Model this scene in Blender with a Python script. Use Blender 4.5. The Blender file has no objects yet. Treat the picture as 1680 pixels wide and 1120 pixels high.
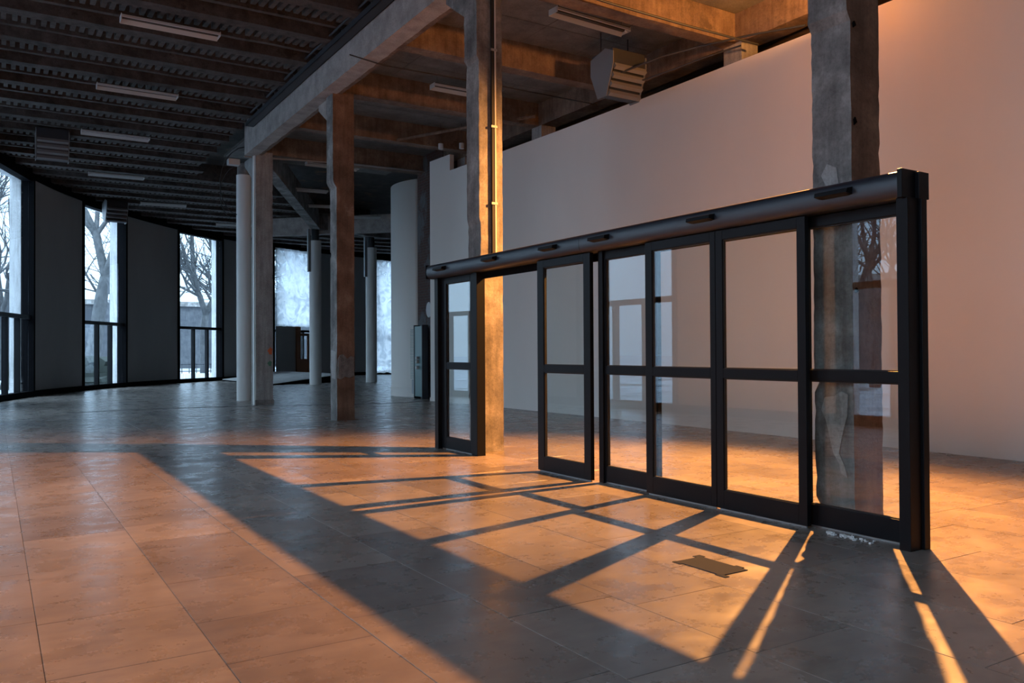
import bpy, bmesh, math, random
from math import sin, cos, pi, radians, atan, atan2, sqrt
from mathutils import Vector, Matrix, noise
random.seed(7)
S = bpy.context.scene
COL = S.collection

# ---------------------------------------------------------------- camera
F = 1360.0
yaw = atan(852 / F); pit = radians(0.66); rol = radians(0.3)
fw = Vector((sin(yaw) * cos(pit), cos(yaw) * cos(pit), sin(pit)))
rt = Vector((cos(yaw), -sin(yaw), 0)); up = rt.cross(fw)
rt2 = rt * cos(rol) - up * sin(rol); up2 = up * cos(rol) + rt * sin(rol)
cam = bpy.data.cameras.new('camera'); cam.sensor_width = 36; cam.lens = F / 1680 * 36
cam.clip_start = 0.05; cam.clip_end = 600
co = bpy.data.objects.new('camera', cam); COL.objects.link(co)
M = Matrix((rt2, up2, -fw)).transposed().to_4x4(); M.translation = Vector((0, 0, 1.3))
co.matrix_world = M; S.camera = co

# ---------------------------------------------------------------- world, view
SKY = 2.0
W = bpy.data.worlds.new('overcast_sky'); S.world = W; W.use_nodes = True
nt = W.node_tree; nt.nodes.clear()
o = nt.nodes.new('ShaderNodeOutputWorld'); b = nt.nodes.new('ShaderNodeBackground')
tc = nt.nodes.new('ShaderNodeTexCoord'); nz = nt.nodes.new('ShaderNodeTexNoise'); cr = nt.nodes.new('ShaderNodeValToRGB')
nz.inputs['Scale'].default_value = 2.5; nz.inputs['Detail'].default_value = 4
cr.color_ramp.elements[0].position = .35; cr.color_ramp.elements[0].color = (.46, .71, 1.0, 1)
cr.color_ramp.elements[1].position = .7; cr.color_ramp.elements[1].color = (.64, .83, 1.0, 1)
nt.links.new(tc.outputs['Generated'], nz.inputs['Vector']); nt.links.new(nz.outputs['Fac'], cr.inputs['Fac'])
# overcast luminance distribution: L(el) = Lz (1 + 2 sin el) / 3
sep = nt.nodes.new('ShaderNodeSeparateXYZ'); nt.links.new(tc.outputs['Generated'], sep.inputs[0])
mr = nt.nodes.new('ShaderNodeMapRange'); mr.inputs['From Min'].default_value = 0; mr.inputs['From Max'].default_value = 1
mr.inputs['To Min'].default_value = 1.0; mr.inputs['To Max'].default_value = 3.0; nt.links.new(sep.outputs[2], mr.inputs['Value'])
sc_ = nt.nodes.new('ShaderNodeMath'); sc_.operation = 'MULTIPLY'; sc_.inputs[1].default_value = SKY; nt.links.new(mr.outputs[0], sc_.inputs[0])
nt.links.new(sc_.outputs[0], b.inputs['Strength']); nt.links.new(cr.outputs['Color'], b.inputs['Color'])
nt.links.new(b.outputs[0], o.inputs[0])
S.view_settings.view_transform = 'Standard'; S.view_settings.look = 'None'
S.view_settings.gamma = 1.0; S.view_settings.exposure = 0.62; S.view_settings.use_curve_mapping = False
S.cycles.use_denoising = True
S.cycles.max_bounces = 10; S.cycles.diffuse_bounces = 5; S.cycles.glossy_bounces = 4
S.cycles.transparent_max_bounces = 24; S.cycles.transmission_bounces = 6
S.cycles.caustics_reflective = False; S.cycles.caustics_refractive = False
S.cycles.sample_clamp_indirect = 6.0

# ---------------------------------------------------------------- lamp (tall studio lamp hidden behind the near column)
LAMP = Vector((9.17, 6.60, 5.50))
def lamp_light(name, kind, energy, color, loc, **k):
    d = bpy.data.lights.new(name, kind); d.energy = energy; d.color = color
    for a, v in k.items(): setattr(d, a, v)
    ob = bpy.data.objects.new(name, d); ob.location = loc; COL.objects.link(ob); return ob
TUNG = (1.0, .385, .09)
sp = lamp_light('studio_lamp_beam', 'SPOT', 7200, TUNG, LAMP, spot_size=radians(106), spot_blend=.7, shadow_soft_size=.035)
d = Vector((-4.9, -.6, -4.6)); sp.rotation_euler = d.to_track_quat('-Z', 'Y').to_euler()
lamp_light('studio_lamp_spill', 'POINT', 3, TUNG, LAMP + Vector((0, 0, .28)), shadow_soft_size=.06)
us = lamp_light('studio_lamp_top_spill', 'SPOT', 420, TUNG, LAMP + Vector((0, 0, .30)), spot_size=radians(150), spot_blend=.5, shadow_soft_size=.06)
us.rotation_euler = Vector((-.1, .45, 1)).to_track_quat('-Z', 'Y').to_euler()

# ================================================================ helpers
def link_nodes(nt, *pairs):
    for a, b_ in pairs: nt.links.new(a, b_)
def new_mat(name, base=(.5, .5, .5), rough=.7, metal=0.0, spec=.5):
    m = bpy.data.materials.new(name); m.use_nodes = True
    p = m.node_tree.nodes['Principled BSDF']
    p.inputs['Base Color'].default_value = (*base, 1); p.inputs['Roughness'].default_value = rough
    p.inputs['Metallic'].default_value = metal; p.inputs['Specular IOR Level'].default_value = spec
    return m
def N(m, t, **k):
    n = m.node_tree.nodes.new(t)
    for a, v in k.items():
        if a in n.inputs: n.inputs[a].default_value = v
        else: setattr(n, a, v)
    return n
def ramp(m, src, stops):
    r = N(m, 'ShaderNodeValToRGB'); e = r.color_ramp.elements
    while len(e) < len(stops): e.new(.5)
    for q, (p, c) in zip(e, stops): q.position = p; q.color = (*c, 1)
    m.node_tree.links.new(src, r.inputs['Fac']); return r.outputs['Color']
def coords(m, scale=(1, 1, 1), kind='Object'):
    t = N(m, 'ShaderNodeTexCoord'); mp = N(m, 'ShaderNodeMapping'); mp.inputs['Scale'].default_value = scale
    m.node_tree.links.new(t.outputs[kind], mp.inputs['Vector']); return mp.outputs[0]
def wcoords(m, scale=(1, 1, 1)):
    g = N(m, 'ShaderNodeNewGeometry'); mp = N(m, 'ShaderNodeMapping'); mp.inputs['Scale'].default_value = scale
    m.node_tree.links.new(g.outputs['Position'], mp.inputs['Vector']); return mp.outputs[0]
def noise_out(m, vec, scale, detail=5, rough=.55):
    n = N(m, 'ShaderNodeTexNoise'); n.inputs['Scale'].default_value = scale; n.inputs['Detail'].default_value = detail
    n.inputs['Roughness'].default_value = rough; m.node_tree.links.new(vec, n.inputs['Vector']); return n.outputs['Fac']
def mix(m, a, b_, fac=.5, mode='MULTIPLY'):
    x = N(m, 'ShaderNodeMix'); x.data_type = 'RGBA'; x.blend_type = mode
    for s, v in ((x.inputs[0], fac), (x.inputs[6], a), (x.inputs[7], b_)):
        if isinstance(v, (int, float)): s.default_value = v
        elif isinstance(v, tuple): s.default_value = (*v, 1)
        else: m.node_tree.links.new(v, s)
    return x.outputs[2]
def bump(m, src, strength=.3, dist=.01):
    b_ = N(m, 'ShaderNodeBump'); b_.inputs['Strength'].default_value = strength; b_.inputs['Distance'].default_value = dist
    m.node_tree.links.new(src, b_.inputs['Height'])
    m.node_tree.links.new(b_.outputs[0], m.node_tree.nodes['Principled BSDF'].inputs['Normal'])
def setin(m, key, src): m.node_tree.links.new(src, m.node_tree.nodes['Principled BSDF'].inputs[key])

def stone_mat():
    m = new_mat('worn_stone_floor', rough=.33, spec=1.0)
    v = wcoords(m); o_ = N(m, 'ShaderNodeObjectInfo')
    n1 = noise_out(m, v, .9, 6, .6); n2 = noise_out(m, wcoords(m, (2.6, 5.5, 1)), 1.9, 6, .6)
    c = ramp(m, n1, [(.3, (.165, .145, .13)), (.5, (.235, .207, .186)), (.72, (.30, .27, .245))])
    c2 = ramp(m, n2, [(.28, (.70, .67, .66)), (.50, (.94, .93, .92)), (.72, (1.12, 1.10, 1.08))])
    c = mix(m, c, c2, .85)
    rnd = ramp(m, o_.outputs['Random'], [(0, (.76, .73, .74)), (.5, (.97, .95, .94)), (1, (1.20, 1.17, 1.13))])
    c = mix(m, c, rnd, .9)
    # pits and scratches
    vo = N(m, 'ShaderNodeTexVoronoi'); vo.inputs['Scale'].default_value = 17; m.node_tree.links.new(wcoords(m, (1, .62, 1)), vo.inputs['Vector'])
    pit_ = ramp(m, vo.outputs['Distance'], [(.03, (.42, .38, .36)), (.13, (1, 1, 1))])
    gate = ramp(m, noise_out(m, v, 7.5, 3), [(.50, (0, 0, 0)), (.85, (1, 1, 1))])
    pm = mix(m, (1.0, 1.0, 1.0), pit_, gate, 'MIX')
    c = mix(m, c, pm, 1.0)
    setin(m, 'Base Color', c)
    r = ramp(m, noise_out(m, v, 3.0, 7, .65), [(.3, (.20, .20, .20)), (.7, (.38, .38, .38))])
    setin(m, 'Roughness', r)
    bump(m, n2, .07, .005)
    return m
def concrete_mat(name, dark, mid, light, stain=(.17, .09, .05), stain_at=.62, rough=.85, streak=True, s=1.0):
    m = new_mat(name, rough=rough)
    v = wcoords(m)
    n1 = noise_out(m, v, 2.2 * s, 8, .65)
    c = ramp(m, n1, [(.33, dark), (.5, mid), (.68, light)])
    n2 = noise_out(m, wcoords(m, (9, 9, .8) if streak else (2, 2, 2)), 1.6 * s, 6, .6)
    c = mix(m, c, ramp(m, n2, [(.3, (.62, .60, .58)), (.6, (1.05, 1.04, 1.03))]), .8)
    n3 = noise_out(m, v, 1.1 * s, 5, .7)
    g = ramp(m, n3, [(stain_at - .04, (0, 0, 0)), (stain_at + .03, (1, 1, 1))])
    c = mix(m, c, stain, g, 'MIX')
    n4 = noise_out(m, v, 40, 4, .7)
    c = mix(m, c, ramp(m, n4, [(.3, (.6, .6, .6)), (.5, (1, 1, 1)), (.72, (1.25, 1.25, 1.25))]), .6)
    setin(m, 'Base Color', c)
    bump(m, mix(m, n1, n4, .4, 'MIX'), .55, .02)
    return m
def wall_mat(name, base, amp=.06):
    m = new_mat(name, rough=.75)
    n1 = noise_out(m, wcoords(m, (1, .55, .25)), .8, 4)
    lo = tuple(x * (1 - amp) for x in base); hi = tuple(min(1, x * (1 + amp)) for x in base)
    setin(m, 'Base Color', ramp(m, n1, [(.35, lo), (.65, hi)])); bump(m, noise_out(m, wcoords(m), 60, 2), .04, .002)
    return m
def glass_mat(name, tint=(1, 1, 1), refl=(.9, .95, 1), r0=.045):
    m = bpy.data.materials.new(name); m.use_nodes = True; nt = m.node_tree; nt.nodes.clear()
    o_ = nt.nodes.new('ShaderNodeOutputMaterial'); t = nt.nodes.new('ShaderNodeBsdfTransparent'); t.inputs[0].default_value = (*tint, 1)
    g = nt.nodes.new('ShaderNodeBsdfGlossy'); g.inputs['Roughness'].default_value = 0.0; g.inputs['Color'].default_value = (*refl, 1)
    # Schlick reflectance of a thin pane (same from both sides)
    geo = nt.nodes.new('ShaderNodeNewGeometry'); dt = nt.nodes.new('ShaderNodeVectorMath'); dt.operation = 'DOT_PRODUCT'
    nt.links.new(geo.outputs['Normal'], dt.inputs[0]); nt.links.new(geo.outputs['Incoming'], dt.inputs[1])
    def mth(op, a, b_=None):
        q = nt.nodes.new('ShaderNodeMath'); q.operation = op; q.use_clamp = op != 'ABSOLUTE'
        nt.links.new(a, q.inputs[0])
        if b_ is not None: q.inputs[1].default_value = b_
        return q.outputs[0]
    ab = mth('ABSOLUTE', dt.outputs['Value']); om = nt.nodes.new('ShaderNodeMath'); om.operation = 'SUBTRACT'; om.inputs[0].default_value = 1; nt.links.new(ab, om.inputs[1])
    f = mth('ADD', mth('MULTIPLY', mth('POWER', om.outputs[0], 5.0), .95), r0)
    x = nt.nodes.new('ShaderNodeMixShader'); nt.links.new(f, x.inputs[0])
    nt.links.new(t.outputs[0], x.inputs[1]); nt.links.new(g.outputs[0], x.inputs[2]); nt.links.new(x.outputs[0], o_.inputs[0])
    return m
def plastic_mat():
    m = bpy.data.materials.new('clear_plastic_sheet'); m.use_nodes = True; nt = m.node_tree; nt.nodes.clear()
    o_ = nt.nodes.new('ShaderNodeOutputMaterial'); t = nt.nodes.new('ShaderNodeBsdfTransparent'); t.inputs[0].default_value = (.9, .95, 1, 1)
    tr = nt.nodes.new('ShaderNodeBsdfTranslucent'); tr.inputs[0].default_value = (.86, .86, .86, 1)
    g = nt.nodes.new('ShaderNodeBsdfGlossy'); g.inputs['Roughness'].default_value = .15; g.inputs['Color'].default_value = (.6, .7, .8, 1)
    geo = nt.nodes.new('ShaderNodeNewGeometry'); n = nt.nodes.new('ShaderNodeTexNoise'); n.inputs['Scale'].default_value = 1.3; n.inputs['Detail'].default_value = 5
    n.inputs['Distortion'].default_value = 2.5
    r = nt.nodes.new('ShaderNodeValToRGB'); r.color_ramp.elements[0].position = .38; r.color_ramp.elements[0].color = (.35, .35, .35, 1)
    r.color_ramp.elements[1].position = .62; r.color_ramp.elements[1].color = (.95, .95, .95, 1)
    a = nt.nodes.new('ShaderNodeMixShader'); b_ = nt.nodes.new('ShaderNodeMixShader'); b_.inputs[0].default_value = .08
    nt.links.new(geo.outputs['Position'], n.inputs['Vector']); nt.links.new(n.outputs['Fac'], r.inputs[0]); nt.links.new(r.outputs[0], a.inputs[0])
    nt.links.new(t.outputs[0], a.inputs[1]); nt.links.new(tr.outputs[0], a.inputs[2])
    nt.links.new(a.outputs[0], b_.inputs[1]); nt.links.new(g.outputs[0], b_.inputs[2]); nt.links.new(b_.outputs[0], o_.inputs[0])
    return m

MT = {}
MT['stone'] = stone_mat()
MT['grout'] = new_mat('dark_floor_joint', (.13, .105, .09), .9)
MT['conc'] = concrete_mat('raw_grey_concrete', (.11, .107, .105), (.22, .213, .205), (.42, .41, .40), stain=(.13, .08, .06), stain_at=.68)
MT['conc_lt'] = concrete_mat('pale_plastered_concrete', (.30, .29, .28), (.38, .37, .36), (.46, .45, .44), stain=(.20, .19, .18), stain_at=.70)
MT['beam_paint'] = concrete_mat('painted_concrete_beam', (.36, .32, .30), (.43, .385, .36), (.48, .43, .40), stain=(.33, .30, .28), stain_at=.75, streak=False)
MT['beam_raw'] = concrete_mat('board_marked_brown_concrete', (.11, .075, .055), (.19, .13, .095), (.27, .20, .15), stain=(.10, .07, .05), stain_at=.63)
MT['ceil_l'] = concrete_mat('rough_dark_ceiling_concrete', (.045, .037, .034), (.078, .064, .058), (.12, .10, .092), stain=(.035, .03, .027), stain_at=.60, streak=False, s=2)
MT['ceil_dark'] = concrete_mat('dark_ceiling_recess', (.04, .036, .034), (.06, .055, .05), (.08, .075, .07), streak=False)  # darkest ceiling concrete, for recesses, board backing and rear wall
MT['ceil_r'] = concrete_mat('grey_ceiling_board', (.14, .135, .13), (.175, .17, .165), (.21, .20, .195), stain=(.15, .145, .14), stain_at=.72, streak=False)
MT['wallwhite'] = wall_mat('white_painted_partition', (.84, .80, .745), .03)
MT['wallpier'] = wall_mat('grey_painted_wall', (.34, .335, .335))
MT['black'] = new_mat('black_powder_coat', (.005, .006, .008), .45, spec=.16)
MT['blackmat'] = new_mat('matt_black_trim', (.004, .004, .005), .8, spec=.05)
MT['hdr'] = new_mat('satin_black_header', (.006, .011, .022), .42, spec=.9)
MT['gasket'] = new_mat('black_rubber', (.01, .01, .01), .7)
MT['glass'] = glass_mat('door_glass', (.93, .96, .955))
MT['winglass'] = glass_mat('window_glass', (.97, .99, 1.0))
MT['stonewhite'] = concrete_mat('white_facade_stone', (.74, .75, .76), (.80, .81, .82), (.85, .86, .87), stain=(.7, .7, .71), stain_at=.8)
MT['plaster'] = wall_mat('white_round_column_paint', (.80, .79, .77))
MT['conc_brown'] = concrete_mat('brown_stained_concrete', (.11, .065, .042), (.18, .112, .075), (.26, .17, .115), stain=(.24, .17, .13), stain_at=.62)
MT['brick'] = None
MT['lum'] = new_mat('white_enamel', (.55, .55, .54), .45)
MT['lumdark'] = new_mat('dark_backplate', (.045, .035, .028), .5)  # plain dark base colour for luminaire backplate and batten
MT['tube'] = new_mat('unlit_tube', (.8, .8, .78), .3)
MT['galv'] = new_mat('galvanised_steel', (.34, .35, .36), .5, .6)
MT['darkstrip'] = new_mat('dark_floor_strip', (.06, .055, .055), .6)
MT['heat'] = new_mat('grey_heater_enamel', (.22, .22, .225), .5)
MT['darksteel'] = new_mat('dark_steel', (.06, .065, .075), .5, .5)
MT['cable'] = new_mat('black_cable', (.02, .02, .022), .6)
MT['wood'] = new_mat('red_brown_timber', (.22, .085, .035), .5)
MT['bark'] = concrete_mat('grey_tree_bark', (.05, .055, .06), (.09, .095, .10), (.13, .135, .14), stain=(.05, .05, .05), stain_at=.8)
MT['snow'] = concrete_mat('snowy_ground', (.24, .25, .27), (.42, .44, .48), (.55, .58, .62), stain=(.08, .08, .07), stain_at=.58, streak=False, s=.25)
MT['farwall'] = concrete_mat('distant_grey_facade', (.055, .06, .07), (.08, .085, .095), (.11, .115, .125), stain=(.06, .06, .06), stain_at=.8)
MT['hedge'] = new_mat('dark_evergreen_hedge', (.02, .026, .02), .9)
MT['sheet'] = plastic_mat()
MT['orange'] = new_mat('orange_paint', (.75, .16, .05), .7)
MT['green'] = new_mat('green_paint', (.10, .25, .16), .7)
MT['painted_shadow'] = new_mat('painted_floor_shadow', (.045, .05, .062), .95, spec=.1)  # blue-grey shadow tone put into the colour of the floor rectangle
MT['teal'] = new_mat('teal_enamel', (.10, .22, .22), .3)
MT['plasterchip'] = new_mat('white_filler', (.72, .72, .72), .8)

class MB:
    """collects boxes, tubes and prisms, builds ONE mesh object"""
    def __init__(s): s.v = []; s.f = []; s.sm = []
    def add(s, vs, fs, smooth=False):
        k = len(s.v); s.v += [tuple(x) for x in vs]; s.f += [tuple(i + k for i in f) for f in fs]; s.sm += [smooth] * len(fs)
        return s
    def box(s, x0, x1, y0, y1, z0, z1, T=None):
        vs = [Vector((x, y, z)) for x in (x0, x1) for y in (y0, y1) for z in (z0, z1)]
        if T: vs = [T @ q for q in vs]
        return s.add(vs, [(0, 1, 3, 2), (4, 6, 7, 5), (0, 4, 5, 1), (2, 3, 7, 6), (0, 2, 6, 4), (1, 5, 7, 3)])
    def prism(s, poly, a, b_, axis='y', smooth=False):
        """poly: 2D points; extruded along axis from a to b_ (list of tuples in the other two axes)"""
        n = len(poly)
        def P(p, t):
            return {'y': (p[0], t, p[1]), 'x': (t, p[0], p[1]), 'z': (p[0], p[1], t)}[axis]
        vs = [P(p, a) for p in poly] + [P(p, b_) for p in poly]
        s.add(vs, [(i, (i + 1) % n, n + (i + 1) % n, n + i) for i in range(n)], smooth)
        s.add([P(p, a) for p in poly], [tuple(range(n))]); s.add([P(p, b_) for p in poly], [tuple(range(n))[::-1]])
        return s
    def tube(s, pts, rad, n=8, smooth=True, caps=True):
        pts = [Vector(p) for p in pts]; rad = rad if isinstance(rad, (list, tuple)) else [rad] * len(pts)
        rings = []; u = None
        for i, p in enumerate(pts):
            t = (pts[min(i + 1, len(pts) - 1)] - pts[max(i - 1, 0)]).normalized()
            if u is None: u = t.orthogonal().normalized()
            u = (u - t * u.dot(t)).normalized(); w = t.cross(u)
            rings.append([p + (u * cos(2 * pi * k / n) + w * sin(2 * pi * k / n)) * rad[i] for k in range(n)])
        vs = [q for r in rings for q in r]
        fs = [(i * n + k, i * n + (k + 1) % n, (i + 1) * n + (k + 1) % n, (i + 1) * n + k) for i in range(len(pts) - 1) for k in range(n)]
        s.add(vs, fs, smooth)
        if caps: s.add(rings[0], [tuple(range(n))[::-1]]); s.add(rings[-1], [tuple(range(n))])
        return s
    def build(s, name, mat, parent=None, loc=None, bevel=0):
        me = bpy.data.meshes.new(name); v = s.v
        if loc: v = [(a[0] - loc[0], a[1] - loc[1], a[2] - loc[2]) for a in v]
        me.from_pydata(v, [], s.f); me.polygons.foreach_set('use_smooth', s.sm)
        bm = bmesh.new(); bm.from_mesh(me); bmesh.ops.recalc_face_normals(bm, faces=bm.faces); bm.to_mesh(me); bm.free()
        me.materials.append(mat); ob = bpy.data.objects.new(name, me); COL.objects.link(ob)
        if loc: ob.location = loc
        if parent:
            ob.parent = parent
            if loc: ob.location = Vector(loc) - parent.location if parent.rotation_euler.z == 0 else loc
            else: ob.location = -Vector(parent.location)
        if bevel:
            bv = ob.modifiers.new('bevel', 'BEVEL'); bv.width = bevel; bv.segments = 2; bv.limit_method = 'ANGLE'
        return ob
def empty(name, loc=(0, 0, 0), rz=0):
    e = bpy.data.objects.new(name, None); e.location = loc; e.rotation_euler.z = rz; e.empty_display_size = .1; COL.objects.link(e); return e
def tag(o_, label=None, cat=None, group=None, kind=None):
    if label: o_['label'] = label
    if cat: o_['category'] = cat
    if group: o_['group'] = group
    if kind: o_['kind'] = kind
    return o_
def part(mb, name, mat, parent, **k):
    """mesh given in parent's local coordinates"""
    ob = mb.build(name, mat, None, **k); ob.parent = parent; ob.location = (0, 0, 0); return ob
def copy_tree(o_, parent=None):
    c = o_.copy(); COL.objects.link(c)
    if parent: c.parent = parent
    for ch in list(o_.children): copy_tree(ch, c)
    return c

# ================================================================ curve of the window wall
CURVE = [(-3.1, -22), (-2.9, -8), (-2.65, 0), (-2.45, 6), (-2.2, 11), (-1.6, 18), (-0.6, 24), (1.0, 29), (2.6, 32.3), (4.5, 35.2), (6.9, 38), (9.5, 40.2), (12.5, 42), (16, 43.5), (21, 44.5), (27, 44.8)]
def catmull(P, n=14):
    out = []
    for i in range(len(P) - 1):
        p0 = P[max(i - 1, 0)]; p1 = P[i]; p2 = P[i + 1]; p3 = P[min(i + 2, len(P) - 1)]
        for k in range(n):
            t = k / n
            out.append(tuple(.5 * (2 * p1[j] + (p2[j] - p0[j]) * t + (2 * p0[j] - 5 * p1[j] + 4 * p2[j] - p3[j]) * t * t + (3 * p1[j] - p0[j] - 3 * p2[j] + p3[j]) * t ** 3) for j in (0, 1)))
    return out + [P[-1]]
CV = [Vector(p) for p in catmull(CURVE)]
SL = [0.0]
for a, b_ in zip(CV[:-1], CV[1:]): SL.append(SL[-1] + (b_ - a).length)
def at(s):
    s = max(0, min(s, SL[-1] - 1e-4))
    lo = max(i for i in range(len(SL)) if SL[i] <= s); t = (s - SL[lo]) / (SL[lo + 1] - SL[lo])
    p = CV[lo].lerp(CV[lo + 1], t); tn = (CV[lo + 1] - CV[lo]).normalized()
    return p, tn, Vector((-tn.y, tn.x))       # outward normal = left of travel
s0 = min(range(len(CV)), key=lambda i: (CV[i] - Vector((0.97, 28.9))).length); s0 = SL[s0]
def strip(mb, sa, sb, d0, d1, z0, z1, step=.4):
    """curved slab along the wall between arc positions, offsets d0..d1 outwards"""
    n = max(1, int((sb - sa) / step)); vs = []; fs = []
    for i in range(n + 1):
        p, t, nn = at(sa + (sb - sa) * i / n)
        for d_ in (d0, d1):
            for z in (z0, z1): q = p + nn * d_; vs.append((q.x, q.y, z))
    for i in range(n):
        a = i * 4; c = a + 4
        fs += [(a, c, c + 1, a + 1), (a + 2, a + 3, c + 3, c + 2), (a, a + 2, c + 2, c), (a + 1, c + 1, c + 3, a + 3)]
    fs += [(0, 1, 3, 2), (n * 4, n * 4 + 2, n * 4 + 3, n * 4 + 1)]
    return mb.add(vs, fs)

WW = 3.1
winR = [s0 - 33.6, s0 - 26.9, s0 - 20.1, s0 - 13.4, s0 - 6.75, s0, s0 + 6.85, s0 + 13.7, s0 + 20.2, s0 + 27.0]
wins = [(r - WW, r) for r in winR]
# ================================================================ floor
def hall(z0, z1, off, xr=24.2, xl=None):
    pts = [at(s_ * SL[-1] / 120) for s_ in range(121)]
    L_ = [(p.x + n_.x * off, p.y + n_.y * off) for p, t_, n_ in pts if p.x + n_.x * off < xr and (xl is None or True)]
    L_ = [q for q in L_]
    poly = L_ + [(xr, 44.9 if xr > 22 else L_[-1][1]), (xr, -22.2)]
    return MB().prism(poly, z0, z1, 'z')
floor = hall(-.25, -.004, .3).build('floor', MT['grout']); tag(floor, kind='structure')
def inframe(x, y, margin=60):
    dd = Vector((x, y, 0)) - Vector((0, 0, 1.3)); z = dd.dot(fw)
    if z < .5: return None
    px = 840 + F * dd.dot(rt2) / z; py = 560 - F * dd.dot(up2) / z
    return px, py, z
meshes = {}
def tile_mesh(L):
    if L in meshes: return meshes[L]
    w = .65 - .003; l = L - .003; h = .012; c = .0015
    mb = MB(); top = [(-w / 2 + c, -l / 2 + c), (w / 2 - c, -l / 2 + c), (w / 2 - c, l / 2 - c), (-w / 2 + c, l / 2 - c)]
    bot = [(-w / 2, -l / 2), (w / 2, -l / 2), (w / 2, l / 2), (-w / 2, l / 2)]
    vs = [(x, y, 0) for x, y in top] + [(x, y, -c) for x, y in bot] + [(x, y, -h) for x, y in bot]
    mb.add(vs, [(0, 1, 2, 3)] + [(i, i + 4, (i + 1) % 4 + 4, (i + 1) % 4) for i in range(4)] + [(i + 4, i + 8, (i + 1) % 4 + 8, (i + 1) % 4 + 4) for i in range(4)])
    me = bpy.data.meshes.new('stone_tile'); me.from_pydata(mb.v, [], mb.f); me.materials.append(MT['stone']); meshes[L] = me; return me
cand = []; rest = MB()
k = -12
while .18 + k * .65 < 26:
    x0 = .18 + k * .65; xc = x0 + .325; y = -20 + random.uniform(0, 1)
    while y < 46:
        L = random.choice((.62, .8, .9, .9, 1.05, 1.2, 1.2)); yc = y + L / 2; y += L
        q = inframe(xc, yc); dist = (xc ** 2 + yc ** 2) ** .5
        wxx = min((c.x for c in CV if abs(c.y - yc) < .8), default=99)
        if xc + .325 < wxx - .3 or (yc > 44.5): continue
        vis = q and -80 < q[0] < 1760 and q[1] < 1240 and xc < 10.1
        cand.append((dist if vis else 999, xc, yc, L))
    k += 1
cand.sort(); near = [c for c in cand if c[0] < 900][:300]; far = cand[len(near):]
for dist, xc, yc, L in near:
    ob = bpy.data.objects.new('stone_tile', tile_mesh(L)); COL.objects.link(ob); ob.parent = floor
    ob.location = (xc, yc, random.uniform(-.0012, 0)); ob.rotation_euler = (random.uniform(-.0011, .0011), random.uniform(-.0011, .0011), 0)
me_v = []; me_f = []
for dist, xc, yc, L in far:
    w = .646; l = L - .004; z = -.0006 + random.uniform(-.0006, 0); k0 = len(me_v)
    for zz in (z, -.012): me_v += [(xc - w / 2, yc - l / 2, zz), (xc + w / 2, yc - l / 2, zz), (xc + w / 2, yc + l / 2, zz), (xc - w / 2, yc + l / 2, zz)]
    me_f += [(k0, k0 + 1, k0 + 2, k0 + 3)] + [(k0 + i, k0 + i + 4, k0 + (i + 1) % 4 + 4, k0 + (i + 1) % 4) for i in range(4)]
rest.add(me_v, me_f); r_ = rest.build('stone_paving', MT['stone'], floor); tag(r_, kind='stuff')

jn = MB(); JP = [(1.38, 20.55), (2.49, 20.66), (3.8, 20.69), (5.34, 20.35), (7.01, 19.67), (8.18, 19.39), (9.01, 19.38), (10.07, 19.9)]
for (a, b_) in zip(JP[:-1], JP[1:]):
    a = Vector(a); b_ = Vector(b_); t = (b_ - a).normalized(); n_ = Vector((-t.y, t.x)) * .05
    jn.add([(q.x, q.y, z) for z in (.0005, .005) for q in (a - n_, a + n_, b_ + n_, b_ - n_)], [(0, 1, 2, 3), (4, 7, 6, 5), (0, 4, 5, 1), (1, 5, 6, 2), (2, 6, 7, 3), (3, 7, 4, 0)])
jn.build('joint_strip', MT['darkstrip'], floor)
# ================================================================ window wall
wl = MB(); edges = [0.0] + [e for a, b_ in wins for e in (a, b_)] + [SL[-1]]
for i in range(0, len(edges), 2): strip(wl, edges[i], edges[i + 1], 0, .22, .0, 6.6)
wall_left = wl.build('wall_left', MT['wallpier']); tag(wall_left, kind='structure')
fac = MB()
for i in range(0, len(edges), 2): strip(fac, edges[i] + (.0), edges[i + 1], .22, .62, -.4, 7.4)
strip(fac, 0, SL[-1], .30, .62, 6.62, 8.2)
f_ = fac.build('facade_stone', MT['stonewhite'], wall_left)
lint = strip(MB(), 0, SL[-1], -.02, .30, 6.6, 7.35).build('lintel', MT['blackmat'], wall_left)
bb = strip(MB(), 0, SL[-1], -.10, .0, -.01, .17).build('baseboard_left', MT['blackmat']); tag(bb, kind='structure')
def window(n, sa, sb, has_low=True, top=6.6, door=False):
    root = empty('window_%d' % n, (*at((sa + sb) / 2)[0], 0)); tag(root, kind='structure')
    fr = MB(); fwid = .12
    strip(fr, sa, sa + fwid, -.04, .26, 0, top, 9); strip(fr, sb - fwid, sb, -.10, .26, 0, top, 9)
    strip(fr, sa + fwid, sb - fwid, -.04, .22, top - .10, top, 9); strip(fr, sa + fwid, sb - fwid, -.04, .22, 0.0, .16, 9)
    fr.build('frame', MT['blackmat'], root)
    strip(MB(), sa + fwid, sb - fwid, -.03, .15, 2.33, 2.45, 9).build('transom', MT['black'], root)
    strip(MB(), sa + fwid, sb - fwid, .05, .062, 2.45, top - .10, 9).build('pane', MT['winglass'], root)
    g = [sa + fwid + (sb - sa - 2 * fwid) * t for t in (0, .36, .69, 1)]
    for j in (1, 2): strip(MB(), g[j] - .045, g[j] + .045, -.03, .12, .16, 2.33, 9).build('mullion', MT['black'], root)
    for j in range(3):
        a = g[j] + (.045 if j else 0); c = g[j + 1] - (.045 if j < 2 else 0)
        strip(MB(), a, c, .05, .062, .16, 2.33, 9).build('pane', MT['winglass'], root)
    return root
for i, (a, b_) in enumerate(wins): window(i + 1, a, b_)

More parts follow.
